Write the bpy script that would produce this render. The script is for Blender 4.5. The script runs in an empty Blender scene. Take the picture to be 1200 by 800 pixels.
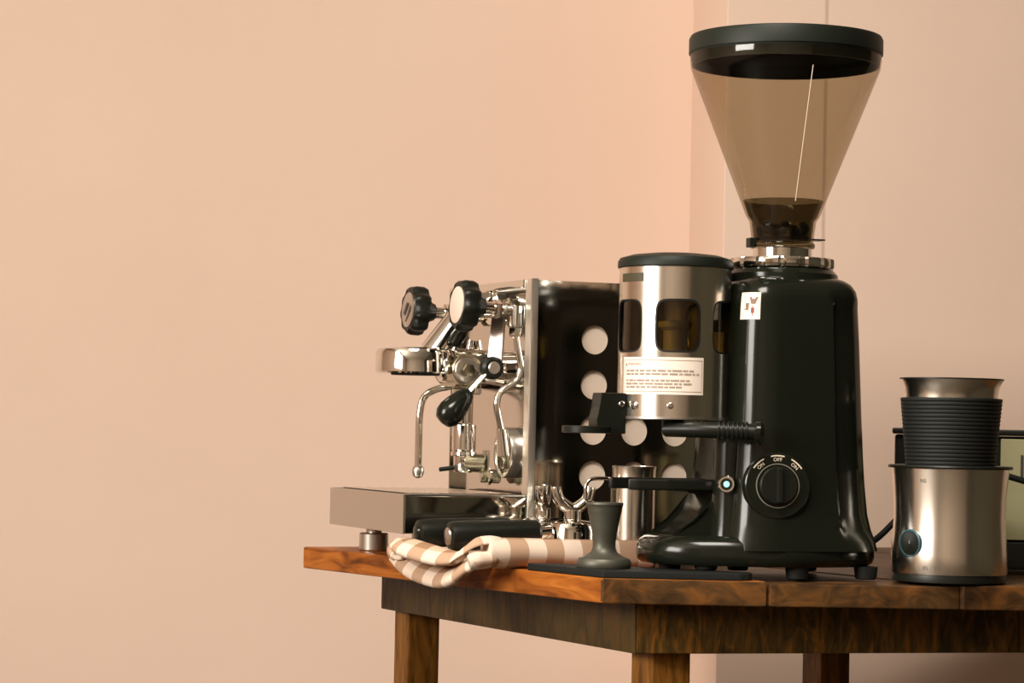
import bpy, bmesh, math, random
from mathutils import Vector, Matrix
random.seed(7)
scene = bpy.context.scene
COL = scene.collection
PI = math.pi
TZ = 0.78                      # table top height
CZ = TZ + 0.155                # camera height

# ------------------------------------------------------------------ camera
FPX = 3000.0
cam_d = bpy.data.cameras.new('camera'); cam = bpy.data.objects.new('camera', cam_d)
COL.objects.link(cam); scene.camera = cam
cam_d.sensor_width = 36.0; cam_d.lens = 36.0 * FPX / 1200.0; cam_d.clip_start = 0.05
pitch = math.atan(100.0 / FPX); roll = math.radians(1.2)
cam.matrix_world = (Matrix.Translation((0, 0, CZ)) @ Matrix.Rotation(PI / 2 + pitch, 4, 'X')
                    @ Matrix.Rotation(roll, 4, 'Z'))

# ------------------------------------------------------------------ world, lights, exposure
world = bpy.data.worlds.new('world'); scene.world = world; world.use_nodes = True
bg = world.node_tree.nodes['Background']
bg.inputs[0].default_value = (1.0, 0.93, 0.84, 1); bg.inputs[1].default_value = 0.3
vs = scene.view_settings
vs.view_transform = 'Standard'; vs.look = 'None'; vs.gamma = 1.0; vs.use_curve_mapping = False
vs.exposure = 0.55

def area_light(name, loc, target, sx, sy, power, color):
    l = bpy.data.lights.new(name, 'AREA'); l.shape = 'RECTANGLE'; l.size = sx; l.size_y = sy
    l.energy = power; l.color = color
    o = bpy.data.objects.new(name, l); COL.objects.link(o); o.location = loc
    o.rotation_euler = (Vector(target) - Vector(loc)).to_track_quat('-Z', 'Y').to_euler()
    return o
# daylight in the left-hand window, and an unseen square ceiling light added as fill
area_light('window_daylight', (-2.66, 0.65, 1.90), (0.0, 0.65, 1.90), 1.8, 1.2, 108, (1.0, 0.95, 0.87))
area_light('ceiling_fill', (-0.25, 1.35, 2.73), (-0.25, 1.35, 0.0), 0.9, 0.9, 49, (1.0, 0.93, 0.82))

# ------------------------------------------------------------------ materials
def mat(name, color=(.8, .8, .8), rough=.5, metal=0.0, spec=.5, coat=0.0, coat_rough=.05, aniso=0.0):
    m = bpy.data.materials.new(name); m.use_nodes = True
    b = m.node_tree.nodes['Principled BSDF']
    b.inputs['Base Color'].default_value = (*color, 1); b.inputs['Roughness'].default_value = rough
    b.inputs['Metallic'].default_value = metal; b.inputs['Specular IOR Level'].default_value = spec
    b.inputs['Coat Weight'].default_value = coat; b.inputs['Coat Roughness'].default_value = coat_rough
    b.inputs['Anisotropic'].default_value = aniso
    return m
def nodes(m): return m.node_tree.nodes, m.node_tree.links, m.node_tree.nodes['Principled BSDF']
def add_noise(m, scale, c1, c2, detail=4, stretch=(1, 1, 1), bump=0.0, bump_scale=None, lo=.3, hi=.7, coord='Object', rough=None):
    N, L, b = nodes(m)
    tc = N.new('ShaderNodeTexCoord'); mp = N.new('ShaderNodeMapping'); mp.inputs['Scale'].default_value = stretch
    L.new(tc.outputs[coord], mp.inputs[0])
    n = N.new('ShaderNodeTexNoise'); n.inputs['Scale'].default_value = scale; n.inputs['Detail'].default_value = detail
    L.new(mp.outputs[0], n.inputs['Vector'])
    r = N.new('ShaderNodeValToRGB'); r.color_ramp.elements[0].position = lo; r.color_ramp.elements[1].position = hi
    r.color_ramp.elements[0].color = (*c1, 1); r.color_ramp.elements[1].color = (*c2, 1)
    L.new(n.outputs[0], r.inputs[0]); L.new(r.outputs[0], b.inputs['Base Color'])
    if rough:
        mr = N.new('ShaderNodeMapRange'); mr.inputs[3].default_value = rough[0]; mr.inputs[4].default_value = rough[1]
        L.new(n.outputs[0], mr.inputs[0]); L.new(mr.outputs[0], b.inputs['Roughness'])
    if bump:
        n2 = N.new('ShaderNodeTexNoise'); n2.inputs['Scale'].default_value = bump_scale or scale; n2.inputs['Detail'].default_value = 5
        L.new(mp.outputs[0], n2.inputs['Vector'])
        bm_ = N.new('ShaderNodeBump'); bm_.inputs['Strength'].default_value = bump; bm_.inputs['Distance'].default_value = .004
        L.new(n2.outputs[0], bm_.inputs['Height']); L.new(bm_.outputs[0], b.inputs['Normal'])
    return m

M = {}
M['wall'] = add_noise(mat('peach_wall_paint', rough=.85, spec=.2), 1.6, (.74, .553, .447), (.78, .595, .485), bump=.12, bump_scale=35, coord='Object')
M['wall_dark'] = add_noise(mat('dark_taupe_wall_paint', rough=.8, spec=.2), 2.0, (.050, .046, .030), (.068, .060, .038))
M['ceiling'] = mat('ceiling_paint', (.62, .54, .45), .9)
M['wall_rear'] = mat('tan_rear_wall_paint', (.46, .37, .29), .85)
M['floor'] = add_noise(mat('dull_brown_floor', rough=.5), 3.0, (.045, .034, .022), (.065, .048, .03))
M['white_paint'] = mat('white_window_paint', (.75, .72, .66), .5)
M['chrome'] = mat('polished_chrome', (.78, .755, .70), .06, 1.0)
M['mirror_steel'] = mat('mirror_steel', (.58, .55, .48), .07, 1.0)
M['panel_steel'] = mat('bright_panel_steel', (.64, .60, .55), .10, 1.0)
M['satin_steel'] = mat('satin_steel', (.60, .56, .51), .32, 1.0)
M['trim_steel'] = mat('bright_satin_trim', (.88, .84, .77), .34, 1.0)
M['brass'] = mat('dull_brass', (.42, .38, .27), .25, 1.0)
M['black_gloss'] = mat('black_gloss_enamel', (.008, .0095, .006), .16, 0, .30, 0)
M['black_plastic'] = mat('black_plastic', (.008, .009, .006), .38, 0, .28)
M['black_rubber'] = mat('black_rubber', (.009, .010, .009), .6, 0, .25)
M['lid'] = mat('dark_green_black_plastic', (.009, .012, .008), .5, 0, .25)
M['dark_inside'] = mat('dark_coffee_dust', (.030, .022, .012), .8)
M['tamper'] = add_noise(mat('dull_cast_metal', rough=.45, metal=.6), 40, (.085, .083, .064), (.12, .115, .09), rough=(.42, .55))
M['hub'] = mat('coffee_stained_plastic', (.26, .21, .11), .6)
M['cream'] = mat('cream_print_and_glint', (.80, .68, .52), .6)
M['white_disc'] = mat('white_enamel_disc', (.70, .57, .47), .45)
M['sticker'] = mat('white_sticker', (.88, .76, .66), .35)
M['ink'] = mat('dark_ink', (.05, .04, .035), .6)
M['ink_soft'] = mat('worn_brown_ink', (.33, .24, .19), .6)
M['brown_ink'] = mat('brown_ink', (.25, .15, .10), .6)
M['ink_dark'] = mat('dark_olive_plate', (.05, .04, .018), .5)
M['red_ink'] = mat('red_brown_ink', (.28, .07, .03), .6)
M['grey_mark'] = mat('grey_engraving', (.06, .05, .045), .5)
M['silver_ring'] = mat('silver_ring_paint', (.42, .40, .34), .3, .6)
M['tan'] = mat('tan_card', (.42, .32, .18), .7)
M['olive'] = add_noise(mat('pale_olive_enamel', rough=.45), 6, (.33, .31, .17), (.38, .355, .20))
m = M['led'] = mat('blue_button_lamp', (.35, .75, .85), .3)
nb = nodes(m)[2]; nb.inputs['Emission Color'].default_value = (.22, .75, .70, 1); nb.inputs['Emission Strength'].default_value = .45
M['blue_ring'] = mat('blue_plastic_ring', (.03, .10, .13), .3)

# brushed steel: fine streaks around the cylinder
m = M['brushed'] = mat('brushed_steel', (.77, .71, .62), .20, 1.0, aniso=.5)
N, L, b = nodes(m)
tc = N.new('ShaderNodeTexCoord'); mp = N.new('ShaderNodeMapping'); mp.inputs['Scale'].default_value = (8, 8, 4000)
n = N.new('ShaderNodeTexNoise'); n.inputs['Scale'].default_value = 1.0; n.inputs['Detail'].default_value = 3
mr = N.new('ShaderNodeMapRange'); mr.inputs[3].default_value = .21; mr.inputs[4].default_value = .25
tg = N.new('ShaderNodeTangent'); tg.direction_type = 'RADIAL'; tg.axis = 'Z'
L.new(tc.outputs['Object'], mp.inputs[0]); L.new(mp.outputs[0], n.inputs['Vector']); L.new(n.outputs[0], mr.inputs[0])
b.inputs['Anisotropic Rotation'].default_value = .25
L.new(mr.outputs[0], b.inputs['Roughness']); L.new(tg.outputs[0], b.inputs['Tangent'])

def smoked(name, tint, gloss=.10):
    m = bpy.data.materials.new(name); m.use_nodes = True; nt = m.node_tree; nt.nodes.clear()
    out = nt.nodes.new('ShaderNodeOutputMaterial'); mix = nt.nodes.new('ShaderNodeMixShader')
    tr = nt.nodes.new('ShaderNodeBsdfTransparent'); tr.inputs[0].default_value = (*tint, 1)
    gl = nt.nodes.new('ShaderNodeBsdfGlossy'); gl.inputs['Roughness'].default_value = .06
    lw = nt.nodes.new('ShaderNodeLayerWeight'); pw = nt.nodes.new('ShaderNodeMath'); pw.operation = 'POWER'; pw.inputs[1].default_value = 4.5
    nt.links.new(lw.outputs['Facing'], pw.inputs[0])
    fr = nt.nodes.new('ShaderNodeMath'); fr.operation = 'MULTIPLY_ADD'; fr.inputs[1].default_value = .5; fr.inputs[2].default_value = .045
    nt.links.new(pw.outputs[0], fr.inputs[0])
    nt.links.new(fr.outputs[0], mix.inputs[0]); nt.links.new(tr.outputs[0], mix.inputs[1]); nt.links.new(gl.outputs[0], mix.inputs[2])
    nt.links.new(mix.outputs[0], out.inputs[0]); return m
M['smoked'] = smoked('smoked_acrylic', (.68, .62, .52))
M['smoked_dark'] = smoked('dark_smoked_acrylic', (.27, .25, .17))
M['smoked_pane'] = smoked('brown_smoked_pane', (.74, .66, .45))

def wood(name, c1, c2, c3, grain, rough=.45):
    m = mat(name, rough=rough, spec=.16); N, L, b = nodes(m)
    tc = N.new('ShaderNodeTexCoord'); mp = N.new('ShaderNodeMapping'); mp.inputs['Scale'].default_value = grain
    L.new(tc.outputs['Object'], mp.inputs[0])
    n = N.new('ShaderNodeTexNoise'); n.inputs['Scale'].default_value = 5; n.inputs['Detail'].default_value = 6; n.inputs['Distortion'].default_value = 1.2
    L.new(mp.outputs[0], n.inputs['Vector'])
    r = N.new('ShaderNodeValToRGB'); e = r.color_ramp.elements
    e[0].position = .30; e[0].color = (*c1, 1); e[1].position = .72; e[1].color = (*c3, 1)
    e2 = e.new(.5); e2.color = (*c2, 1)
    L.new(n.outputs[0], r.inputs[0])
    n2 = N.new('ShaderNodeTexNoise'); n2.inputs['Scale'].default_value = 14; n2.inputs['Detail'].default_value = 3
    L.new(tc.outputs['Object'], n2.inputs['Vector'])
    r2 = N.new('ShaderNodeValToRGB'); r2.color_ramp.elements[0].position = .28; r2.color_ramp.elements[1].position = .45
    r2.color_ramp.elements[0].color = (.35, .28, .22, 1); r2.color_ramp.elements[1].color = (1, 1, 1, 1)
    L.new(n2.outputs[0], r2.inputs[0])
    mx = N.new('ShaderNodeMixRGB'); mx.blend_type = 'MULTIPLY'; mx.inputs[0].default_value = .8
    L.new(r.outputs[0], mx.inputs[1]); L.new(r2.outputs[0], mx.inputs[2]); L.new(mx.outputs[0], b.inputs['Base Color'])
    bp = N.new('ShaderNodeBump'); bp.inputs['Strength'].default_value = .35; bp.inputs['Distance'].default_value = .003
    L.new(n.outputs[0], bp.inputs['Height']); L.new(bp.outputs[0], b.inputs['Normal'])
    return m
M['wood_orange'] = wood('orange_varnished_plank', (.12, .032, .006), (.32, .092, .013), (.45, .15, .024), (2.5, 2.5, 14))
M['wood_brown'] = wood('brown_varnished_plank', (.035, .018, .007), (.075, .036, .012), (.17, .065, .015), (6, 6, 10))
M['wood_apron'] = wood('dark_olive_brown_board', (.034, .020, .006), (.080, .042, .010), (.23, .085, .013), (16, 16, 5))
M['wood_side'] = wood('dark_stained_side_board', (.030, .018, .006), (.050, .030, .009), (.085, .042, .010), (9, 9, 3))
M['wood_leg'] = wood('orange_brown_leg', (.075, .030, .005), (.19, .075, .012), (.30, .125, .02), (14, 14, 2.0))

# gingham towel, squares follow the cloth (UV in metres)
m = M['gingham'] = mat('brown_gingham_cotton', rough=.95, spec=.1); N, L, b = nodes(m)
uv = N.new('ShaderNodeUVMap'); sp = N.new('ShaderNodeSeparateXYZ'); L.new(uv.outputs[0], sp.inputs[0])
facs = []
for k in (0, 1):
    a = N.new('ShaderNodeMath'); a.operation = 'MULTIPLY'; a.inputs[1].default_value = 1 / .044; L.new(sp.outputs[k], a.inputs[0])
    f_ = N.new('ShaderNodeMath'); f_.operation = 'FRACT'; L.new(a.outputs[0], f_.inputs[0])
    g = N.new('ShaderNodeMath'); g.operation = 'GREATER_THAN'; g.inputs[1].default_value = .5; L.new(f_.outputs[0], g.inputs[0])
    facs.append(g)
s1 = N.new('ShaderNodeMath'); s1.operation = 'MULTIPLY_ADD'; s1.inputs[1].default_value = .52; L.new(facs[0].outputs[0], s1.inputs[0])
s2 = N.new('ShaderNodeMath'); s2.operation = 'MULTIPLY'; s2.inputs[1].default_value = .30; L.new(facs[1].outputs[0], s2.inputs[0])
L.new(s2.outputs[0], s1.inputs[2])
r = N.new('ShaderNodeValToRGB'); r.color_ramp.elements[0].color = (.78, .63, .51, 1); r.color_ramp.elements[1].color = (.27, .145, .075, 1)
e_ = r.color_ramp.elements.new(.62); e_.color = (.43, .265, .165, 1); e_ = r.color_ramp.elements.new(.30); e_.color = (.62, .44, .32, 1)
L.new(s1.outputs[0], r.inputs[0]); L.new(r.outputs[0], b.inputs['Base Color'])
n = N.new('ShaderNodeTexNoise'); n.inputs['Scale'].default_value = 900; bp = N.new('ShaderNodeBump'); bp.inputs['Strength'].default_value = .25; bp.inputs['Distance'].default_value = .001
L.new(n.outputs[0], bp.inputs['Height']); L.new(bp.outputs[0], b.inputs['Normal'])

# ------------------------------------------------------------------ mesh helpers
def link(name, me, m, parent=None):
    o = bpy.data.objects.new(name, me); COL.objects.link(o)
    if m: me.materials.append(M[m])
    if parent: o.parent = parent
    return o
def finish(bm, name, m, parent=None, smooth=35):
    bmesh.ops.recalc_face_normals(bm, faces=bm.faces)
    me = bpy.data.meshes.new(name); bm.to_mesh(me); bm.free()
    if smooth:
        for p in me.polygons: p.use_smooth = True
        me.set_sharp_from_angle(angle=math.radians(smooth))
    return link(name, me, m, parent)
def wn(o):
    md = o.modifiers.new('weighted_normal', 'WEIGHTED_NORMAL'); md.keep_sharp = True; md.weight = 90
    return o
def from_data(vs_, fs, name, m, parent=None, smooth=35):
    bm = bmesh.new(); V = [bm.verts.new(v) for v in vs_]
    for f in fs:
        try: bm.faces.new([V[i] for i in f])
        except ValueError: pass
    return finish(bm, name, m, parent, smooth)
def box(name, lo, hi, m, parent=None, bev=.0, seg=2, rot=None):
    bm = bmesh.new(); bmesh.ops.create_cube(bm, size=1)
    lo, hi = Vector(lo), Vector(hi); c = (lo + hi) / 2; s = hi - lo
    for v in bm.verts: v.co = Vector((v.co.x * s.x, v.co.y * s.y, v.co.z * s.z))
    if bev: bmesh.ops.bevel(bm, geom=bm.edges[:], offset=bev, segments=seg, affect='EDGES', profile=.5)
    for v in bm.verts:
        if rot: v.co = rot @ v.co
        v.co += c
    return wn(finish(bm, name, m, parent))
def axis_matrix(p, d):
    d = Vector(d).normalized(); q = Vector((0, 0, 1)).rotation_difference(d)
    return Matrix.Translation(p) @ q.to_matrix().to_4x4()
def lathe(name, prof, m, parent=None, n=48, at=(0, 0, 0), d=(0, 0, 1), lobes=None, smooth=35, cap=True):
    mx = axis_matrix(at, d); vs_, fs = [], []
    for (r, z) in prof:
        for i in range(n):
            t = 2 * PI * i / n; rr = r * (lobes(t) if lobes else 1)
            vs_.append(mx @ Vector((rr * math.cos(t), rr * math.sin(t), z)))
    for k in range(len(prof) - 1):
        for i in range(n):
            j = (i + 1) % n; fs.append((k * n + i, k * n + j, (k + 1) * n + j, (k + 1) * n + i))
    if cap:
        fs.append(tuple(range(n))[::-1]); fs.append(tuple(range((len(prof) - 1) * n, len(prof) * n)))
    return from_data(vs_, fs, name, m, parent, smooth)
def cyl(name, p, q, r, m, parent=None, bev=.001, n=32, r2=None, lobes=None):
    p, q = Vector(p), Vector(q); h = (q - p).length; r2 = r if r2 is None else r2
    return lathe(name, [(r - bev, 0), (r, bev), (r2, h - bev), (r2 - bev, h)], m, parent, n, p, q - p, lobes)
def catmull(pts, sub):
    P = [Vector(p) for p in pts]; P = [2 * P[0] - P[1]] + P + [2 * P[-1] - P[-2]]; out = []
    for i in range(1, len(P) - 2):
        for s in range(sub):
            t = s / sub; a, b_, c, d = P[i - 1:i + 3]
            out.append(.5 * ((2 * b_) + (c - a) * t + (2 * a - 5 * b_ + 4 * c - d) * t * t + (3 * b_ - a - 3 * c + d) * t ** 3))
    out.append(P[-2]); return out
def tube(name, pts, r, m, parent=None, n=12, sub=6, flat=1.0, up=None, uvs=False, ring=None, smooth=60):
    """swept tube; r a number or a list per control point; flat squashes it along the second axis"""
    path = catmull(pts, sub) if sub > 1 else [Vector(p) for p in pts]
    if isinstance(r, (int, float)): R_ = [r] * len(path)
    else:
        R_ = []
        for i in range(len(path)):
            f = i / (len(path) - 1) * (len(r) - 1); k = min(int(f), len(r) - 2); R_.append(r[k] + (r[k + 1] - r[k]) * (f - k))
    vs_, fs, uvl = [], [], []; nrm = None; s = 0
    for i, p in enumerate(path):
        t = (path[min(i + 1, len(path) - 1)] - path[max(i - 1, 0)]).normalized()
        if i: s += (p - path[i - 1]).length
        if up is not None: nrm = (Vector(up) - t * t.dot(Vector(up))).normalized()
        elif nrm is None: nrm = t.orthogonal().normalized()
        else: nrm = (nrm - t * t.dot(nrm)).normalized()
        bn = t.cross(nrm)
        for k in range(n):
            a = 2 * PI * k / n; w = ring(a, i / (len(path) - 1)) if ring else 1.0
            vs_.append(p + R_[i] * w * (math.cos(a) * bn + flat * math.sin(a) * nrm)); uvl.append((s, a * max(R_[i], .004)))
    for i in range(len(path) - 1):
        for k in range(n):
            j = (k + 1) % n; fs.append((i * n + k, i * n + j, (i + 1) * n + j, (i + 1) * n + k))
    nb_ = len(fs)
    fs.append(tuple(range(n))[::-1]); fs.append(tuple(range((len(path) - 1) * n, len(path) * n)))
    if not uvs: return from_data(vs_, fs, name, m, parent, smooth)
    me = bpy.data.meshes.new(name); me.from_pydata([tuple(v) for v in vs_], [], fs); ul = me.uv_layers.new(name='UVMap')
    for p in me.polygons:
        p.use_smooth = True
        wrap = p.index < nb_ and p.index % n == n - 1
        for li in p.loop_indices:
            vi = me.loops[li].vertex_index; u, v = uvl[vi]
            if wrap and vi % n == 0: v += 2 * PI * max(R_[vi // n], .004)
            ul.data[li].uv = (u, v)
    me.update(); return link(name, me, m, parent)
def loft(name, rings, m, parent=None, smooth=35):
    n = len(rings[0]); vs_ = [v for r_ in rings for v in r_]; fs = []
    for k in range(len(rings) - 1):
        for i in range(n):
            j = (i + 1) % n; fs.append((k * n + i, k * n + j, (k + 1) * n + j, (k + 1) * n + i))
    fs.append(tuple(range(n))[::-1]); fs.append(tuple(range((len(rings) - 1) * n, len(rings) * n)))
    return from_data(vs_, fs, name, m, parent, smooth)
def prism(name, outline, z0, z1, m, parent=None, bev=0.0, mx=None, seg=2):
    """outline in a plane, extruded along local z, then moved by mx"""
    bm = bmesh.new(); lo = [bm.verts.new((x, y, z0)) for x, y in outline]; hi = [bm.verts.new((x, y, z1)) for x, y in outline]
    bm.faces.new(lo[::-1]); bm.faces.new(hi); k = len(outline)
    for i in range(k): bm.faces.new((lo[i], lo[(i + 1) % k], hi[(i + 1) % k], hi[i]))
    if bev: bmesh.ops.bevel(bm, geom=bm.edges[:], offset=bev, segments=seg, affect='EDGES', profile=.5)
    if mx:
        for v in bm.verts: v.co = mx @ v.co
    return wn(finish(bm, name, m, parent))
def sheet(name, patches, fmap, m, parent=None, thick=0.0):
    """surface made of quads in (u,v), laid on fmap(u,v)->(point, normal); exact normals"""
    vs_, fs, nr = [], [], []; ix = {}
    def vid(u, v, back):
        key = (round(u, 6), round(v, 6), back)
        if key not in ix:
            p, nn = fmap(u, v); ix[key] = len(vs_); vs_.append(p - nn * (thick if back else 0)); nr.append(nn * (-1 if back else 1))
        return ix[key]
    for q in patches:
        a = [vid(u, v, False) for u, v in q]
        if len(set(a)) >= 3: fs.append(tuple(dict.fromkeys(a)))
        if thick:
            a = [vid(u, v, True) for u, v in q[::-1]]
            if len(set(a)) >= 3: fs.append(tuple(dict.fromkeys(a)))
    me = bpy.data.meshes.new(name); me.from_pydata([tuple(v) for v in vs_], [], fs)
    for p in me.polygons: p.use_smooth = True
    me.normals_split_custom_set_from_vertices([tuple(v) for v in nr]); me.update()
    return link(name, me, m, parent)
def grid_patch(u0, u1, v0, v1, nu, nv):
    out = []
    for i in range(nu):
        for j in range(nv):
            a, b_ = u0 + (u1 - u0) * i / nu, u0 + (u1 - u0) * (i + 1) / nu; c, d = v0 + (v1 - v0) * j / nv, v0 + (v1 - v0) * (j + 1) / nv
            out.append([(a, c), (b_, c), (b_, d), (a, d)])
    return out
def hole_loop(hu, hv, ex, n=48, cu=0, cv=0):
    out = []
    for i in range(n):
        c, s_ = math.cos(2 * PI * i / n), math.sin(2 * PI * i / n); k = (abs(c) ** ex + abs(s_) ** ex) ** (-1 / ex)
        out.append((cu + hu * c * k, cv + hv * s_ * k))
    return out
def hole_patch(u0, u1, v0, v1, hu, hv, ex, rings=4):
    cu, cv = (u0 + u1) / 2, (v0 + v1) / 2; a, b_ = (u1 - u0) / 2, (v1 - v0) / 2
    T = [2 * PI * i / 56 for i in range(56)]
    def inn(t): c, s_ = math.cos(t), math.sin(t); k = (abs(c) ** ex + abs(s_) ** ex) ** (-1 / ex); return (hu * c * k, hv * s_ * k)
    def outr(t): c, s_ = math.cos(t), math.sin(t); k = 1 / max(abs(c), abs(s_)); return (a * c * k, b_ * s_ * k)
    out = []
    for i in range(len(T)):
        t0, t1 = T[i], T[(i + 1) % len(T)]
        for k in range(rings):
            def pt(t, f): p, q = inn(t), outr(t); return (cu + p[0] + (q[0] - p[0]) * f, cv + p[1] + (q[1] - p[1]) * f)
            out.append([pt(t0, k / rings), pt(t0, (k + 1) / rings), pt(t1, (k + 1) / rings), pt(t1, k / rings)])
    return out
def cyl_map(c, R, a0=0.0):
    """u = arc angle measured from the -Y side towards +X, v = height"""
    def f(u, v):
        t = u + a0; nn = Vector((math.sin(t), -math.cos(t), 0)); return Vector(c) + nn * R + Vector((0, 0, v)), nn
    return f
def disc_patch(loop):
    cu = sum(p[0] for p in loop) / len(loop); cv = sum(p[1] for p in loop) / len(loop); out = []; K = 5
    for i in range(len(loop)):
        p, q = loop[i], loop[(i + 1) % len(loop)]
        for k in range(K):
            f0, f1 = k / K, (k + 1) / K
            g = lambda s, f: (cu + (s[0] - cu) * f, cv + (s[1] - cv) * f)
            out.append([g(p, f0), g(p, f1), g(q, f1), g(q, f0)])
    return out
def text_obj(name, s, size, m, parent, fmap, align='CENTER'):
    c = bpy.data.curves.new(name, 'FONT'); c.body = s; c.size = size; c.align_x = align; c.align_y = 'CENTER'; c.resolution_u = 2
    t = bpy.data.objects.new(name, c); COL.objects.link(t); bpy.context.view_layer.update()
    me = bpy.data.meshes.new_from_object(t); bpy.data.objects.remove(t)
    for v in me.vertices: v.co = fmap(v.co.x, v.co.y)[0]
    me.update(); me.materials.clear(); return link(name, me, m, parent)
def plane_map(mx):
    nn = mx.to_3x3() @ Vector((0, 0, 1))
    return lambda u, v: (mx @ Vector((u, v, 0)), nn)
def thing(name, label, cat, loc, rz=0.0, group=None):
    o = bpy.data.objects.new(name, None); COL.objects.link(o); o.location = loc; o.rotation_euler = (0, 0, rz)
    o.empty_display_size = .05; o['label'] = label; o['category'] = cat
    if group: o['group'] = group
    return o
def tag(o, label, cat, group=None):
    o['label'] = label; o['category'] = cat
    if group: o['group'] = group
    return o
def struct(o): o['kind'] = 'structure'; return o
def Rz(a): return Matrix.Rotation(a, 4, 'Z')

# ------------------------------------------------------------------ the room
WX0, WX1, WY0, CEIL = -2.7, 2.7, -2.3, 2.75
WA = math.radians(4)
def wallpt(x): return 4.1 + math.tan(WA) * (x - .28)
def quad_slab(name, a, b_, z0, z1, th, m):       # vertical slab from a to b, thickness away from the room
    a, b_ = Vector((*a, 0)), Vector((*b_, 0)); d = (b_ - a).normalized(); nn = Vector((-d.y, d.x, 0)) * th
    P = [a, b_, b_ + nn, a + nn]
    vs_ = [p + Vector((0, 0, z)) for z in (z0, z1) for p in P]
    return from_data(vs_, [(0, 1, 2, 3), (4, 5, 6, 7), (0, 1, 5, 4), (1, 2, 6, 5), (2, 3, 7, 6), (3, 0, 4, 7)], name, m, None, 0)
struct(box('floor', (WX0, WY0, -.1), (WX1, 5.2, 0), 'floor'))
struct(box('ceiling', (WX0 - .1, WY0 - .1, CEIL), (WX1 + .1, 5.2, CEIL + .1), 'ceiling'))
struct(quad_slab('wall_back', (WX0, wallpt(WX0)), (WX1, wallpt(WX1)), 0, CEIL, .1, 'wall'))
struct(quad_slab('wall_right', (WX1, 5.0), (WX1, WY0), 0, CEIL, .1, 'wall_dark'))
def wall_with_window(name, mx, u0, u1, z0, z1, wu0, wu1, wz0, wz1, m, th=.12):
    bm = bmesh.new()
    for (a, b_, c, d) in ((u0, wu0, z0, z1), (wu1, u1, z0, z1), (wu0, wu1, z0, wz0), (wu0, wu1, wz1, z1)):
        mm = mx @ Matrix.Translation(((a + b_) / 2, th / 2, (c + d) / 2)) @ Matrix.Diagonal((b_ - a, th, d - c, 1))
        bmesh.ops.create_cube(bm, size=1, matrix=mm)
    return finish(bm, name, m, None, 0)
def window_frame(name, mx, wu0, wu1, wz0, wz1):
    o = bpy.data.objects.new(name, None); COL.objects.link(o); o.matrix_world = mx; o['kind'] = 'structure'
    w = .045
    for nm, lo, hi in (('window_frame', (wu0, .0, wz0), (wu0 + w, .06, wz1)), ('window_frame', (wu1 - w, .0, wz0), (wu1, .06, wz1)),
                       ('window_frame', (wu0, .0, wz0), (wu1, .06, wz0 + w)), ('window_frame', (wu0, .0, wz1 - w), (wu1, .06, wz1)),
                       ('mullion', ((wu0 + wu1) / 2 - w / 2, .0, wz0), ((wu0 + wu1) / 2 + w / 2, .06, wz1))):
        box(nm, lo, hi, 'white_paint', o, .004)
mxl = Matrix.Translation((WX0 + .0, 0, 0)) @ Rz(PI / 2)      # local x -> +Y, local y -> -X (outwards)
struct(wall_with_window('wall_left', mxl, WY0, 4.3, 0, CEIL, -.25, 1.55, 1.30, 2.50, 'wall'))
window_frame('window_1', mxl, -.25, 1.55, 1.30, 2.50)
struct(quad_slab('wall_rear', (WX1, WY0), (WX0, WY0), 0, CEIL, .1, 'wall_rear'))
# the wall steps forward to the right of the corner, with a slightly proud strip beside the arris
ca, sa = math.cos(WA), math.sin(WA)
p0 = Vector((.281, wallpt(.281))); out = Vector((sa, -ca)); al = Vector((ca, sa))
cpts = [p0 + out * -.02, p0 + out * .360, p0 + out * .360 + al * .146, p0 + out * .358 + al * .150, p0 + out * .358 + al * 2.38, p0 + al * 2.38 + out * -.02]
struct(prism('trim_1', [tuple(c) for c in cpts], 0, CEIL, 'wall', None, .002))

# ------------------------------------------------------------------ the table
T = thing('wooden_table', 'rustic varnished wooden table of wide planks carrying the coffee gear', 'table', (.25, 3.0, 0))
def tl(x, y): return (x - .25, y - 3.0)
front = [(.098, 2.669), (.272, 2.668), (.476, 2.684), (.68, 2.705), (.88, 2.725), (1.08, 2.75), (1.27, 2.775)]  # unseen right end is lengthened to shade the wall under the table
backp = [(-.257, 3.207), (-.095, 3.283), (.085, 3.366), (.265, 3.45), (.435, 3.527), (.605, 3.604), (.765, 3.677)]
for i in range(6):
    g = .0012
    a, b_, c, d = front[i], front[i + 1], backp[i + 1], backp[i]
    dz = [0, -.0025, -.001, -.002, -.0015, -.001][i]; dy = [0, .0025, -.001, -.001, .001, 0][i]
    ol = [tl(a[0] + g, a[1] + dy), tl(b_[0] - g, b_[1] + dy), tl(c[0] - g, c[1]), tl(d[0] + g, d[1])]
    o = prism('plank', ol, TZ - .0265, TZ + dz, 'wood_brown' if i else 'wood_orange', T, .0022)
    if i == 0:       # sawn end of the first plank is the dark one
        o.data.materials.append(M['wood_brown'])
        for p in o.data.polygons:
            if p.normal.y < -.75 and abs(p.normal.z) < .5: p.material_index = 1
        o['label'] = 'orange varnished edge plank with dark sawn end'
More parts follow.
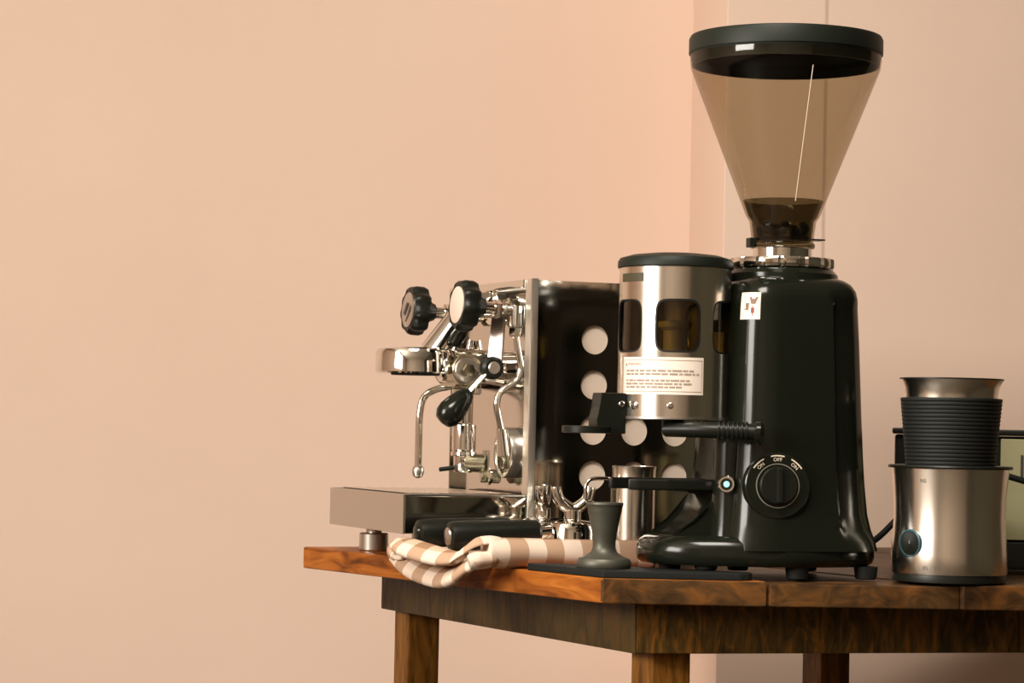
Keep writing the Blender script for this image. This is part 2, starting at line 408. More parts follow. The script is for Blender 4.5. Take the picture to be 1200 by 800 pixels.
# apron boards, square to the legs
ac = Vector((.135, 2.690)); adl = Vector((-.451, .8925)); adf = Vector((.965, .262))
def slab2(name, p, q, nn, th, z0, z1, m, bev=.002):
    p, q, nn = Vector(p), Vector(q), Vector(nn) * th
    return prism(name, [tl(*p), tl(*q), tl(*(q + nn)), tl(*(p + nn))], z0, z1, m, T, bev)
inl = Vector((.8925, .451)); inf = Vector((-.262, .965))
slab2('side_apron', ac, ac + adl * .655, inl, .022, TZ - .080, TZ - .027, 'wood_side')
slab2('front_apron', ac + adf * .0015, ac + adf * 1.06, inf, .022, TZ - .080, TZ - .0272, 'wood_apron')
br = ac + adl * .62
slab2('back_apron', br + inl * .022, br + inl * .022 + adf * .96, -adl, .02, TZ - .080, TZ - .0272, 'wood_side')
rr = ac + adf * 1.038
slab2('side_apron', rr + inf * .022, rr + inf * .022 + adl * .52, adf, .02, TZ - .080, TZ - .0272, 'wood_side')
def leg(c, s):
    c = Vector(c); u = Vector((.8925, .451)) * s / 2; v = Vector((-.451, .8925)) * s / 2
    prism('leg', [tl(*(c - u - v)), tl(*(c + u - v)), tl(*(c + u + v)), tl(*(c - u + v))], 0, TZ - .0268, 'wood_leg', T, .003)
leg((.1655, 2.735), .047)
leg((-.113, 3.262), .044)
leg((.425, 3.405), .046)
leg((1.105, 3.02), .047)  # unseen leg under the added right end
leg((.795, 3.52), .046)  # unseen back leg of the added right end

# ------------------------------------------------------------------ espresso machine
PHI = math.radians(22); NC = Vector((-.119, 2.942))
ex = Vector((math.cos(PHI), math.sin(PHI))); ey = Vector((-math.sin(PHI), math.cos(PHI)))
CA, CB = .21, .135
oc = NC + ex * CA + ey * CB
E = thing('espresso_machine', 'chrome espresso machine with black valve knobs and round white discs on its side panel', 'espresso machine', (oc.x, oc.y, TZ), PHI)
def P(a, b_, z): return Vector((a - CA, b_ - CB, z))
def ebox(name, lo, hi, m, bev=.0015, parent=None): return box(name, P(*lo), P(*hi), m, parent or E, bev)
W = .27; BA, BE, ZB, ZT = .154, .424, .030, .328
# side panel with round cut-outs over a white inner panel
near_map = lambda u, v: (P(u, 0, v), Vector((0, -1, 0)))
sp_, r0 = .0535, .0172
cu0 = BA + .0803 - sp_ / 2; cols = 4; zr0 = .0995 - sp_ / 2; rows = 4
pt = []
for i in range(cols):
    for j in range(rows): pt += hole_patch(cu0 + i * sp_, cu0 + (i + 1) * sp_, zr0 + j * sp_, zr0 + (j + 1) * sp_, r0, r0, 2, 1)
cu1, zr1 = cu0 + cols * sp_, zr0 + rows * sp_
pt += grid_patch(BA + .006, cu0, ZB, ZT, 1, 1) + grid_patch(cu1, BE, ZB, ZT, 1, 1) + grid_patch(cu0, cu1, ZB, zr0, 1, 1) + grid_patch(cu0, cu1, zr1, ZT, 1, 1)
sheet('side_panel', pt, near_map, 'mirror_steel', E, .0015)
ebox('inner_panel', (BA + .02, .0035, ZB + .01), (BE - .004, .006, ZT - .01), 'white_disc', .0005)
ebox('corner_trim', (BA - .003, -.0010, ZB), (BA + .0068, .0165, ZT + .002), 'trim_steel', .0012)
ebox('side_panel', (BA, W - .004, ZB), (BE, W, ZT), 'mirror_steel')
ebox('back_panel', (BE - .006, .0065, ZB), (BE, W - .004, ZT - .002), 'satin_steel')
ebox('base_plate', (BA, .0065, ZB), (BE - .006, W - .004, ZB + .004), 'satin_steel')
ebox('front_panel', (BA + .012, .0168, ZB + .004), (BA + .016, W - .0042, ZT - .012), 'panel_steel', .0008)
ebox('top_panel', (BA - .002, .0168, ZT - .011), (BE, W - .0042, ZT), 'satin_steel', .003)
ebox('front_lip', (BA - .006, .0168, ZT - .009), (BA - .0015, W - .0042, ZT + .001), 'chrome', .0015)
# drip tray
tr = ebox('drip_tray', (0, 0, .030), (BA - .004, W, .0735), 'mirror_steel', .0012)
ebox('tray_front', (-.0022, -.0008, .0298), (.0002, W + .0008, .0752), 'satin_steel', .0008, tr)
ebox('tray_rim', (.0004, .0002, .0737), (BA - .004, .008, .0757), 'satin_steel', .0006, tr)
ebox('drip_grate', (.0004, .0084, .0738), (BA - .004, W - .001, .0752), 'black_plastic', .0004, tr)
for k in range(9):
    a = .012 + k * .0155
    ebox('grate_bar', (a, .014, .0755), (a + .007, W - .008, .0767), 'chrome', .0005, tr)
for (a, b_) in ((.036, .045), (.034, .205), (.37, .045), (.37, .225)):
    lathe('foot', [(.0165, 0), (.018, .0015), (.018, .0205), (.0165, .022), (.010, .0222), (.010, .0301)], 'satin_steel', E, 32, P(a, b_, 0))
# valve knobs with their stems
def knob(b_, deco):
    lob = lambda t: 1 + .045 * max(-1, min(1, 1.8 * math.cos(9 * t)))
    A = P(.078, b_, .2975)
    k = lathe('valve_knob', [(.0225, .0), (.0262, -.001), (.0285, .002), (.0295, .006), (.0295, .015), (.0275, .020), (.015, .0225), (.011, .030), (.0095, .034)], 'black_plastic', E, 72, A, (1, 0, -.06), lob, 50)
    lathe('knob_cap', [(.0218, .0005), (.0218, -.0012), (.0205, -.0018)], 'white_disc' if not deco else 'satin_steel', k, 40, A, (1, 0, -.06))
    if deco:
        mx = Matrix.Translation(A + Vector((-.0023, 0, 0))) @ Matrix(((0, 0, -1, 0), (-1, 0, 0, 0), (0, 1, 0, 0), (0, 0, 0, 1)))
        for pts in ([(-.012, -.004), (.0, .010), (.004, .007), (-.007, -.007)], [(-.005, -.014), (.012, .006), (.013, -.001), (-.001, -.016)]):
            prism('knob_mark', pts, 0, .0004, 'ink', k, 0, mx)
    cyl('valve_stem', P(.11, b_, .2955), P(.168, b_, .2925), .0075, 'chrome', E)
    cyl('stem_nut', P(.124, b_, .2948), P(.132, b_, .2944), .0115, 'chrome', E, n=6)
    cyl('stem_nut', P(.142, b_, .2938), P(.154, b_, .2932), .013, 'brass', E, n=24)
knob(.05, False); knob(.22, True)
# near steam valve and wand
ebox('valve_body', (.141, .033, .272), (.158, .049, .300), 'chrome', .003)
cyl('valve_nut', P(.1495, .041, .262), P(.1495, .041, .273), .0085, 'chrome', E, n=6)
tube('steam_wand', [P(*p) for p in ((.1495, .041, .266), (.153, .041, .245), (.157, .041, .225), (.153, .041, .2115), (.143, .041, .204), (.131, .041, .195), (.127, .041, .180), (.131, .041, .160), (.134, .041, .148))], .0043, 'chrome', E, 14)
cyl('wand_tip', P(.1335, .041, .152), P(.1375, .041, .120), .0062, 'chrome', E, r2=.0075)
cyl('wand_nozzle', P(.1375, .041, .121), P(.1385, .041, .110), .0072, 'brass', E, r2=.0045)
# far water wand
tube('water_wand', [P(*p) for p in ((.162, .22, .262), (.155, .22, .225), (.138, .22, .206), (.117, .22, .200), (.101, .22, .190), (.0955, .22, .168), (.095, .22, .13), (.095, .22, .098))], .0047, 'chrome', E, 14)
lathe('wand_tip', [(.004, .008), (.0072, .004), (.0078, -.001), (.0058, -.0065), (.002, -.0085)], 'satin_steel', E, 24, P(.095, .22, .0975))
# brew group: ring, neck, cam, pre-infusion cylinder
lathe('brew_ring', [(.030, .2175), (.0455, .2165), (.0485, .2185), (.0485, .2415), (.0465, .2455), (.040, .2475), (.034, .2475), (.033, .244), (.0, .2435)], 'chrome', E, 64, P(.058, .135, 0))
lathe('ring_gasket', [(.024, .2150), (.029, .2148), (.030, .2172), (.024, .2174)], 'black_rubber', E, 48, P(.058, .135, 0))
tube('group_neck', [P(.078, .135, .236), P(.094, .135, .258), P(.112, .135, .283), P(.128, .135, .300), P(.166, .135, .305)], [.019, .018, .0165, .016, .018], 'chrome', E, 28)
cyl('neck_flange', P(.152, .135, .304), P(.167, .135, .305), .026, 'chrome', E, n=40)
cyl('group_arm', P(.092, .135, .229), P(.167, .135, .222), .021, 'chrome', E, n=36, r2=.026)
cyl('cam_housing', P(0.1100, .160, .222), P(0.1100, .094, .222), .0195, 'brass', E, n=40)
cyl('cam_nut', P(0.1070, .096, .2215), P(0.1070, .088, .2215), .0155, 'satin_steel', E, n=28)
cyl('cam_nut', P(0.1070, .089, .2215), P(0.1070, .080, .2215), .0085, 'brass', E, n=6)
cyl('lever_axle', P(0.1270, .110, .2245), P(0.1270, .062, .2245), .007, 'chrome', E)
hub = cyl('lever_hub', P(0.1270, .068, .2245), P(0.1270, .052, .2245), .0135, 'black_plastic', E, n=32, bev=.003)
cyl('hub_screw', P(0.1270, .053, .2245), P(0.1270, .0495, .2245), .0075, 'satin_steel', hub, n=24)
for db in (.056, .064): cyl('lever_rod', P(0.1210, db, .219), P(0.0960, db, .192), .0022, 'chrome', E, .0005, 14)
d_ = (P(0.0640, .060, .157) - P(0.0980, .060, .194))
lathe('lever_handle', [(.0045, 0), (.0085, .003), (.0120, .012), (.0150, .024), (.0165, .034), (.0155, .043), (.0105, .0495), (.003, .0515)], 'black_gloss', E, 32, P(0.1000, .060, .1965), d_)
bn = Vector((-.745, -.667, 0)); bx_ = Vector((.667, -.745, 0))
mb = Matrix(((bx_.x, 0, bn.x, 0), (bx_.y, 0, bn.y, 0), (0, 1, 0, 0), (0, 0, 0, 1)))
prism('lever_bracket', [(-.0100, .0), (.0095, .0), (.0125, .058), (-.0045, .058)], 0, .005, 'satin_steel', E, .0008, Matrix.Translation(P(.135, .066, .231)) @ mb)
lathe('group_cap', [(.003, -.013), (.0075, -.010), (.0092, 0), (.0075, .010), (.003, .013)], 'black_gloss', E, 28, P(.104, .112, .262), (.5, 0, .86))
ebox('bracket_foot', (.149, .058, .276), (.168, .066, .289), 'chrome')
lathe('infusion_cylinder', [(.006, .199), (.0105, .197), (.0105, .158), (.0118, .157), (.0145, .156), (.0148, .154), (.0148, .126), (.0135, .1245), (.0155, .1235), (.0158, .1195), (.0145, .1185), (.0120, .118), (.0120, .101), (.0105, .0985), (.0, .098)], 'chrome', E, 40, P(.1225, .135, 0))
cyl('upper_nut', P(.1225, .135, .1955), P(.1225, .135, .205), .0135, 'brass', E, n=6)
for s in (-.013, .013): lathe('cap_bolt', [(.004, .193), (.0055, .194), (.0055, .199), (.003, .2015)], 'chrome', E, 18, P(.1225 + s, .128, 0))
cyl('drain_elbow', P(.125, .132, .111), P(.146, .118, .110), .0115, 'brass', E, n=28)
ebox('elbow_plate', (.144, .108, .098), (.1462, .128, .126), 'satin_steel', .0005)
cyl('drain_nut', P(.1365, .112, .0955), P(.160, .108, .0945), .0085, 'brass', E, n=8)
cyl('drain_nut', P(.145, .1105, .0952), P(.149, .110, .0951), .0110, 'chrome', E, n=24)
cyl('drain_pin', P(.112, .138, .104), P(.094, .143, .1015), .0028, 'black_plastic', E, n=12)
g = lathe('pressure_gauge', [(.0305, .012), (.0305, .002), (.0295, -.0012), (.0268, -.0012), (.0262, .001)], 'satin_steel', E, 48, P(BA + .000, .083, .124), (1, 0, 0))
lathe('gauge_face', [(.0262, .0012), (.0262, .0005)], 'mirror_steel', g, 40, P(BA, .083, .124), (1, 0, 0))
prism('gauge_needle', [(-.001, -.006), (.001, -.006), (.0006, .020), (-.0006, .020)], 0, .0004, 'ink', g, 0,
      Matrix.Translation(P(BA - .0004, .083, .124)) @ Matrix(((0, 0, -1, 0), (-1, 0, 0, 0), (0, 1, 0, 0), (0, 0, 0, 1))) @ Rz(.5))
tube('sight_pipe', [P(*p) for p in ((.160, .0205, .305), (.160, .0205, .27), (.160, .0205, .2), (.160, .0205, .09))], .0018, 'satin_steel', E, 10, 2)
for z in (.298, .262): cyl('pipe_fitting', P(.160, .0215, z - .008), P(.160, .0215, z + .006), .0042, 'chrome', E, n=8)

# ------------------------------------------------------------------ grinder
PSI = math.radians(18); GX, GY = .294, 2.80
G = thing('coffee_grinder', 'tall black coffee grinder with smoked conical hopper and steel dosing chamber', 'grinder', (GX, GY, TZ), PI + PSI)
HZ = 96
def outline(k=1.0, kf=1.0, groove=0.0):
    pts = []
    for i in range(HZ):
        t = 2 * PI * i / HZ; n_ = 4.2; a, b_ = .075, .080
        rr_ = (abs(math.cos(t) / a) ** n_ + abs(math.sin(t) / b_) ** n_) ** (-1 / n_)
        x, y = rr_ * math.cos(t), rr_ * math.sin(t)
        if groove and y > .03 and x < -.030: y -= groove * min(1, (-.030 - x) / .0025) * (1 if x > -.066 else max(0, (.075 + x) / .009))
        pts.append((x * (kf if x > 0 else 1) * k, y * k))
    return pts
body_prof = [(.030, 1.225, 0), (.040, 1.20, 0), (.052, 1.16, .004), (.068, 1.125, .009), (.100, 1.085, .009), (.130, 1.06, .009), (.180, 1.03, .009), (.254, .99, .009),
             (.290, .965, .009), (.300, .950, .003), (.3085, .920, .001), (.3155, .86, 0), (.3200, .78, 0), (.3225, .69, 0), (.3230, .60, 0)]
rings = [[Vector((x, y, z)) for x, y in outline(k, 1.0, gv)] for z, k, gv in body_prof]
loft('body', rings, 'black_gloss', G, 30)
def body_scale(z):
    for (z0, k0, _), (z1, k1, _) in zip(body_prof, body_prof[1:]):
        if z0 <= z <= z1: return k0 + (k1 - k0) * (z - z0) / (z1 - z0)
def body_at(t, z, off=0.0):
    n_ = 4.2; a, b_ = .075, .080; k = body_scale(z)
    def p(t_): r_ = (abs(math.cos(t_) / a) ** n_ + abs(math.sin(t_) / b_) ** n_) ** (-1 / n_); return Vector((r_ * math.cos(t_) * k, r_ * math.sin(t_) * k, z))
    c = p(t); tg_ = (p(t + .01) - p(t - .01)).normalized(); nn = Vector((tg_.y, -tg_.x, 0)); return c + nn * off, nn
# base plate with a long rounded foot under the chamber
def base_ol(k):
    pts = []
    for i in range(80):
        t = 2 * PI * i / 80; n_ = 2.8; x = math.copysign(abs(math.cos(t)) ** (2 / n_), math.cos(t)); y = math.copysign(abs(math.sin(t)) ** (2 / n_), math.sin(t))
        X = .030 + x * (.128 * k if x > 0 else .130 * k); w = .098 if X < .03 else .098 - .030 * (X - .03) / .13
        pts.append((X, y * w * k))
    return pts
loft('base', [[Vector((x, y, z)) for x, y in base_ol(k)] for z, k in ((.013, .955), (.016, .985), (.022, 1.0), (.030, .995), (.037, .97), (.042, .92), (.044, .86))], 'black_gloss', G, 40)
# swept web between nose and foot tip
prof = [(.060, .100), (.083, .100), (.089, .086), (.098, .070), (.112, .056), (.130, .044), (.150, .036), (.150, .028), (.060, .028)]
web = prism('front_web', prof, -.046, .046, 'black_gloss', G, .0045, Matrix(((1, 0, 0, 0), (0, 0, -1, 0), (0, 1, 0, 0), (0, 0, 0, 1))), 3)
for v in web.data.vertices: v.co.y *= 1 - .42 * max(0, min(1, (v.co.x - .075) / .075)) ** 1.3
for (x, y) in ((-.070, .076), (-.070, -.076), (.105, .052), (.105, -.052), (.012, .080), (.012, -.080)):
    zf = .0078 if (x, y) == (.105, .052) else 0; lathe('foot', [(.010, zf), (.0115, zf + .001), (.013, .0135)], 'black_rubber', G, 24, (x, y, 0))
# portafilter fork
for s in (-1, 1):
    prism('fork_prong', [(.070, .012 * s), (.070, .040 * s), (.145, .041 * s), (.178, .036 * s), (.187, .031 * s), (.184, .026 * s), (.145, .024 * s), (.115, .020 * s)][::s], .091, .103, 'black_plastic', G, .0025)
prism('fork_bracket', [(.060, -.034), (.118, -.028), (.118, .028), (.060, .034)], .088, .101, 'black_plastic', G, .002)
# adjusting collar
lathe('top_plate', [(.062, .318), (.061, .327), (.056, .3325), (.050, .333)], 'black_gloss', G, 56)
lathe('adjusting_collar', [(.050, .3335), (.0555, .3338), (.0565, .3355), (.0565, .3425), (.0555, .3445), (.036, .3450)], 'chrome', G, 128, lobes=lambda t: 1 + .018 * (1 if math.sin(15 * t) > -.55 else -1.6))
lathe('collar_neck', [(.0325, .3445), (.0325, .3555), (.0315, .3565), (.026, .3565)], 'chrome', G, 48)
lathe('neck_ring', [(.0345, .3565), (.0355, .358), (.0355, .3605), (.034, .3625)], 'smoked_dark', G, 48, cap=False)
# hopper
def shell(name, prof, m, parent, n=96, smooth=40): return lathe(name, prof, m, parent, n, cap=False, smooth=smooth)
h = shell('hopper', [(.0335, .3625), (.0352, .376), (.0365, .3855), (.0405, .392), (.1010, .5465), (.1035, .5535), (.1045, .562), (.1045, .572)], 'smoked', G)
lathe('hopper_lid', [(.1000, .5560), (.1025, .5560), (.1025, .5600), (.1052, .5690), (.1062, .5690), (.1062, .5845), (.1045, .5880), (.098, .5892), (.0, .5905)], 'lid', G, 96, cap=False)
shell('bean_gate', [(.0312, .3635), (.0328, .376), (.0338, .3858), (.0378, .3915), (.0440, .4085)], 'smoked_dark', h)
lathe('gate_plate', [(.030, .3660), (.031, .3665), (.031, .3680), (.030, .3685)], 'black_plastic', h, 40)
# gate slide: thin tongue to the rear, small tab in front
box('gate_tongue', (-.048, -.008, .3665), (-.028, .008, .3680), 'black_plastic', h, .0004)
box('gate_tab', (.033, -.006, .3560), (.041, .006, .3665), 'black_plastic', h, .001)
# window reflection on the front of the cone, painted as a thin cream ridge
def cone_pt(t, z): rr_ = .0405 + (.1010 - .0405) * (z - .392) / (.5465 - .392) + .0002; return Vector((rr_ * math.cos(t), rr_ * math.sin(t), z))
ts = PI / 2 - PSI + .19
tube('hopper_glint', [cone_pt(ts, .405), cone_pt(ts, .47), cone_pt(ts, .545)], .0005, 'cream', h, 8, 4)
# some beans left in the neck
bean = None
for k in range(26):
    a, rr_ = k * 2.4, .006 + .026 * math.sqrt((k + .5) / 26)
    rot = Matrix.Rotation(random.uniform(0, 6), 4, 'Z') @ Matrix.Rotation(random.uniform(-.5, .5), 4, 'X')
    if bean is None:
        bean = lathe('coffee_bean', [(.0006, -.0052), (.0026, -.0038), (.0036, 0), (.0026, .0038), (.0006, .0052)], 'dark_inside', h, 12, (0, 0, 0), (1, 0, .0))
        o = bean
    else:
        o = bean.copy(); COL.objects.link(o)
    o.parent = h; o.location = (min(rr_, .026) * math.cos(a), min(rr_, .026) * math.sin(a), .3725 + (k % 3) * .0045); o.rotation_euler = rot.to_euler()

# dosing chamber
DX, DR, DZ0, DZ1 = .125, .0605, .168, .330
D = lathe('dosing_chamber_floor', [(.0, .1690), (.058, .1690), (.0598, .1685), (.0598, .1715), (.0, .1715)], 'black_plastic', G, 64, (DX, 0, 0), cap=False)
# angle 0 of cyl_map looks along local -Y; the camera side is local +Y turned by PSI
A0 = PI - PSI
dmap = cyl_map((DX, 0, 0), DR, A0)
wc = [0.0, -1.08, 1.08, 2.45]        # window centres, from the side facing the dial, growing towards the body
hu, hv, zc_ = .41, .0285, .2655
cells = sorted([(c - .44, c + .44) for c in [w for w in wc]])
pt = []; z0c, z1c = zc_ - .031, zc_ + .031
for (c0, c1) in cells:
    pt += hole_patch(c0, c1, z0c, z1c, hu, hv, 5.0, 6)
edges = [c for cc in cells for c in cc]; edges.append(edges[0] + 2 * PI)
for i in range(1, len(edges) - 1, 2): pt += grid_patch(edges[i], edges[i + 1], z0c, z1c, max(2, int((edges[i + 1] - edges[i]) / .07)), 1)
e0 = edges[0]
pt += grid_patch(e0, e0 + 2 * PI, DZ0, z0c, 96, 1) + grid_patch(e0, e0 + 2 * PI, z1c, DZ1, 96, 1)
ch = sheet('dosing_chamber', pt, dmap, 'brushed', G, .0012)
pmap = cyl_map((DX, 0, 0), DR - .0025, A0)
for w in wc:
    wp = sheet('chamber_window', disc_patch(hole_loop(hu + .02, hv + .001, 5.0, 48, w, zc_)), pmap, 'smoked_pane', ch, .0008)
    pts = []
    lo_, li_ = hole_loop(hu, hv, 5.0, 56, w, zc_), hole_loop(hu - .03, hv - .0019, 5.0, 56, w, zc_)
    for i in range(56): j = (i + 1) % 56; pts.append([lo_[i], lo_[j], li_[j], li_[i]])
    sheet('window_gasket', pts, cyl_map((DX, 0, 0), DR - .0006, A0), 'black_rubber', ch, .0014)
# the star wheel inside
lathe('dosing_hub', [(.0, .172), (.022, .172), (.020, .20), (.012, .215), (.012, .262), (.018, .266), (.018, .272), (.0, .274)], 'hub', G, 32, (DX, 0, 0), cap=False)
for k in range(6):
    a = k * PI / 3 + .35
    box('dosing_vane', (-.0008, .010, -.0225), (.0008, .054, .0225), 'hub', G, .0, rot=Rz(a).to_3x3()).location = (DX, 0, .196)
box('chute', (.066, -.016, .232), (.092, .016, .262), 'tan', G, .002)
# lid of the chamber, low dome
lathe('chamber_lid', [(.0615, .3285), (.0625, .3295), (.0625, .3355), (.0600, .3395), (.048, .3430), (.028, .3452), (.0, .3460)], 'lid', G, 72, (DX, 0, 0), cap=False)
lathe('chamber_rim', [(.0585, .1660), (.0612, .1665), (.0612, .1690), (.0585, .1692)], 'satin_steel', G, 64, (DX, 0, 0), cap=False)
# dark plate riveted near the top, and the two screws low down
sheet('name_plate', grid_patch(-1.24, -.66, .3125, .3215, 12, 1), cyl_map((DX, 0, 0), DR + .0006, A0), 'ink_dark', ch, .0005)
def on_doser(u, z, off=0.0): p, nn = cyl_map((DX, 0, 0), DR + off, A0)(u, z); return p, nn
for u, big in ((-.80, True), (-.11, False)):
    p, nn = on_doser(u, .1805)
    s = lathe('screw', [(.0043, -.001), (.0043, .0012), (.0030, .0020)] if big else [(.0034, -.001), (.0034, .0006), (.0026, .0010)], 'chrome', ch, 20, p, nn)
    p2, _ = on_doser(u, .1805, .0021 if big else .0011)
    q = nn.to_track_quat('Z', 'Y').to_matrix().to_4x4()
    prism('screw_slot', [(-.003, -.0004), (.003, -.0004), (.003, .0004), (-.003, .0004)], -.0002, .0002, 'ink', s, 0, Matrix.Translation(p2) @ q @ Rz(.9))
# warning sticker wrapped round the chamber
ul, ur, zl, zh = .475, -1.12, .1925, .2320
st = sheet('warning_sticker', grid_patch(ur, ul, zl, zh, 30, 1), cyl_map((DX, 0, 0), DR + .0006, A0), 'sticker', ch, .0004)
smap = cyl_map((DX, 0, 0), DR + .0009, A0)
lines = grid_patch(ur + .035, ul - .03, zh - .0035, zh - .0030, 30, 1) + grid_patch(ur + .035, ul - .03, zl + .0030, zl + .0035, 30, 1)
lines += grid_patch(ur + .035, ur + .043, zl + .003, zh - .003, 1, 4) + grid_patch(ul - .038, ul - .03, zl + .003, zh - .003, 1, 4)
sheet('sticker_border', lines, smap, 'ink_soft', st)
rows_ = []
rnd = random.Random(3)
def words(z, u_start, u_end, hgt):
    u = u_start
    while u < u_end:
        w = rnd.uniform(.05, .16); w = min(w, u_end - u)
        c = u
        while c < u + w - .006:
            rows_.append([(c, z), (c + .012, z), (c + .012, z + hgt * rnd.choice((.8, 1, 1))), (c, z + hgt)]); c += .0165
        u += w + .022
for z, e in ((.2165, .28), (.2130, .40), (.2062, .22), (.2027, .25), (.1992, .08)): words(z, -1.02, e, .0021)
sheet('sticker_print', rows_, smap, 'ink_soft', st)
tmap = lambda x, y: smap(-.985 + x / DR, .2245 + y)
text_obj('sticker_heading', 'WARNING', .0042, 'ink_soft', st, tmap, 'LEFT')
sheet('warning_sign', [[(-1.04, .2225), (-1.005, .2225), (-1.0225, .2265)]], smap, 'ink', st)
# pulling lever under the chamber, on the near side
lp = [Vector((.148, .040, .1555)), Vector((.130, .061, .1560)), Vector((.108, .078, .1560)), Vector((.070, .095, .1550))]
lv = tube('dosing_lever', lp, [.0085, .0092, .0095, .0095], 'black_plastic', G, 16, 6, .9, (0, 0, 1))
dl = (lp[3] - lp[2]).normalized()
for k in range(7):
    c = lp[2] + dl * (.003 + k * .0048)
    cyl('lever_rib', c, c + dl * .0026, .0104, 'black_plastic', lv, .0006, 20)
cyl('lever_end', lp[3] - dl * .002, lp[3] + dl * .010, .0112, 'black_gloss', lv, .004, 24)
cyl('lever_pivot', (DX, 0, .150), (DX, 0, .1685), .012, 'black_plastic', G, n=24)
box('lever_arm', (.112, .0, .1515), (.138, .062, .1605), 'black_plastic', G, .002)
# press fixed to the front of the chamber
pr = prism('press_bracket', [(.184, .150), (.2165, .150), (.2170, .166), (.2130, .178), (.2125, .1935), (.184, .1935)], -.014, .014, 'black_plastic', G, .0012, Matrix(((1, 0, 0, 0), (0, 0, -1, 0), (0, 1, 0, 0), (0, 0, 0, 1))))
lathe('press_disc', [(.025, .1500), (.0265, .1508), (.0265, .1572), (.025, .158)], 'black_plastic', pr, 48, (.2235, 0, 0))
cyl('press_screw', (.190, .014, .182), (.190, .0165, .182), .003, 'chrome', pr, .0006, 16)
# rating label on the body, with a little drawing of the grinder
t0, z0_, z1_ = 0.77, .2745, .3035
lmap = lambda u, v: body_at(t0 + u, v, .0007)
lb = sheet('body_label', grid_patch(-.135, .135, z0_, z1_, 8, 6), lmap, 'sticker', G, .0004)
lm2 = lambda u, v: body_at(t0 + u, v, .0010)
sheet('label_drawing', [[(-.005, .2985), (.022, .2910), (.072, .2910), (.105, .2985)]], lm2, 'brown_ink', lb)
sheet('label_drawing', [[(-.055, .2920), (-.048, .2845), (-.012, .2845), (-.005, .2920)], [(-.075, .2860), (-.075, .2850), (-.052, .2850), (-.052, .2860)]], lm2, 'brown_ink', lb)
sheet('label_drawing', [[(.022, .2870), (.022, .2813), (.062, .2813), (.062, .2870)], [(.036, .2895), (.036, .2785), (.046, .2785), (.046, .2895)]], lm2, 'red_ink', lb)
# switch dial on the near side
tk = None
best = None
for i in range(400):
    t = PI * i / 400; p, nn = body_at(t, .0985)
    if best is None or abs(p.x - .040) < best[0]:
        if nn.y > .3: best = (abs(p.x - .040), t)
pk, nk = body_at(best[1], .0985)
nk = (Vector((.16, .98, .06))).normalized(); pk = pk + nk * -.004
up = (Vector((0, 0, 1)) - nk * nk.z).normalized(); rt = up.cross(nk)
mk = Matrix(((rt.x, up.x, nk.x, pk.x), (rt.y, up.y, nk.y, pk.y), (rt.z, up.z, nk.z, pk.z), (0, 0, 0, 1)))
def lat(name, prof_, m, parent, n=48): return lathe(name, prof_, m, parent, n, pk, nk)
bo = lat('dial_boss', [(.0360, -.004), (.0352, .0058), (.0340, .0068), (.0, .0068)], 'black_gloss', G, 56)
lat('dial_ring', [(.0226, .0066), (.0226, .0078), (.0236, .0078), (.0236, .0066)], 'silver_ring', bo, 64)
kb = lat('dial_knob', [(.0205, .0066), (.0203, .0120), (.0190, .0135), (.0, .0135)], 'black_plastic', bo, 48)
box('dial_grip', (-.0035, -.0185, .013), (.0035, .0185, .0185), 'black_plastic', kb, .0015).matrix_local = mk
fm = lambda z: (lambda u, v: (mk @ Vector((u, v, z)), nk))
for ang, s in ((.0, 'OFF'), (.72, 'ON'), (-.72, 'ON')):
    arc = []
    for i in range(10):
        a, b_ = PI / 2 + ang - .235 + .047 * i, PI / 2 + ang - .235 + .047 * (i + 1)
        arc.append([(.0312 * math.cos(a), .0312 * math.sin(a)), (.0326 * math.cos(a), .0326 * math.sin(a)), (.0326 * math.cos(b_), .0326 * math.sin(b_)), (.0312 * math.cos(b_), .0312 * math.sin(b_))])
    sheet('dial_mark', arc, fm(.0070), 'cream', bo)
    cc, ss = math.cos(ang), math.sin(ang)
    text_obj('dial_lettering', s, .0056, 'cream', bo, lambda x, y, c=cc, s_=ss: fm(.0071)(x * c - (y + .0276) * s_, x * s_ + (y + .0276) * c))
# lit push button on the nose
nbt = Vector((.50, .86, .03)).normalized(); pb = Vector((.0770, .0445, .0985)) + nbt * .0165
lathe('nose_column', [(.021, .040), (.0195, .055), (.0185, .10), (.0178, .150), (.014, .1535)], 'black_gloss', G, 40, (.0770, .0445, 0), (-.02, -.02, 1))
bt = lathe('push_button', [(.0092, -.006), (.0092, .0030), (.0082, .0040), (.0066, .0040), (.0062, .0025)], 'chrome', G, 40, pb, nbt)
lathe('button_cap', [(.0062, .001), (.0060, .0032), (.0, .0034)], 'black_gloss', bt, 32, pb, nbt, cap=False)
lathe('button_lamp', [(.0034, .003), (.0032, .0041), (.0, .0043)], 'led', bt, 24, pb, nbt, cap=False)
# mains lead leaving low at the rear, looping up behind the frother
def gl(x, y, z): v = Rz(-(PI + PSI)) @ Vector((x - GX, y - GY, 0)); return Vector((v.x, v.y, z))
tube('power_lead', [gl(.372, 2.86, .030), gl(.405, 2.875, .033), gl(.435, 2.885, .058), gl(.47, 2.885, .098), gl(.52, 2.88, .118), gl(.56, 2.87, .111), gl(.62, 2.87, .090), gl(.70, 2.89, .045), gl(.76, 2.92, .006)], .0036, 'black_rubber', G, 12, 8)

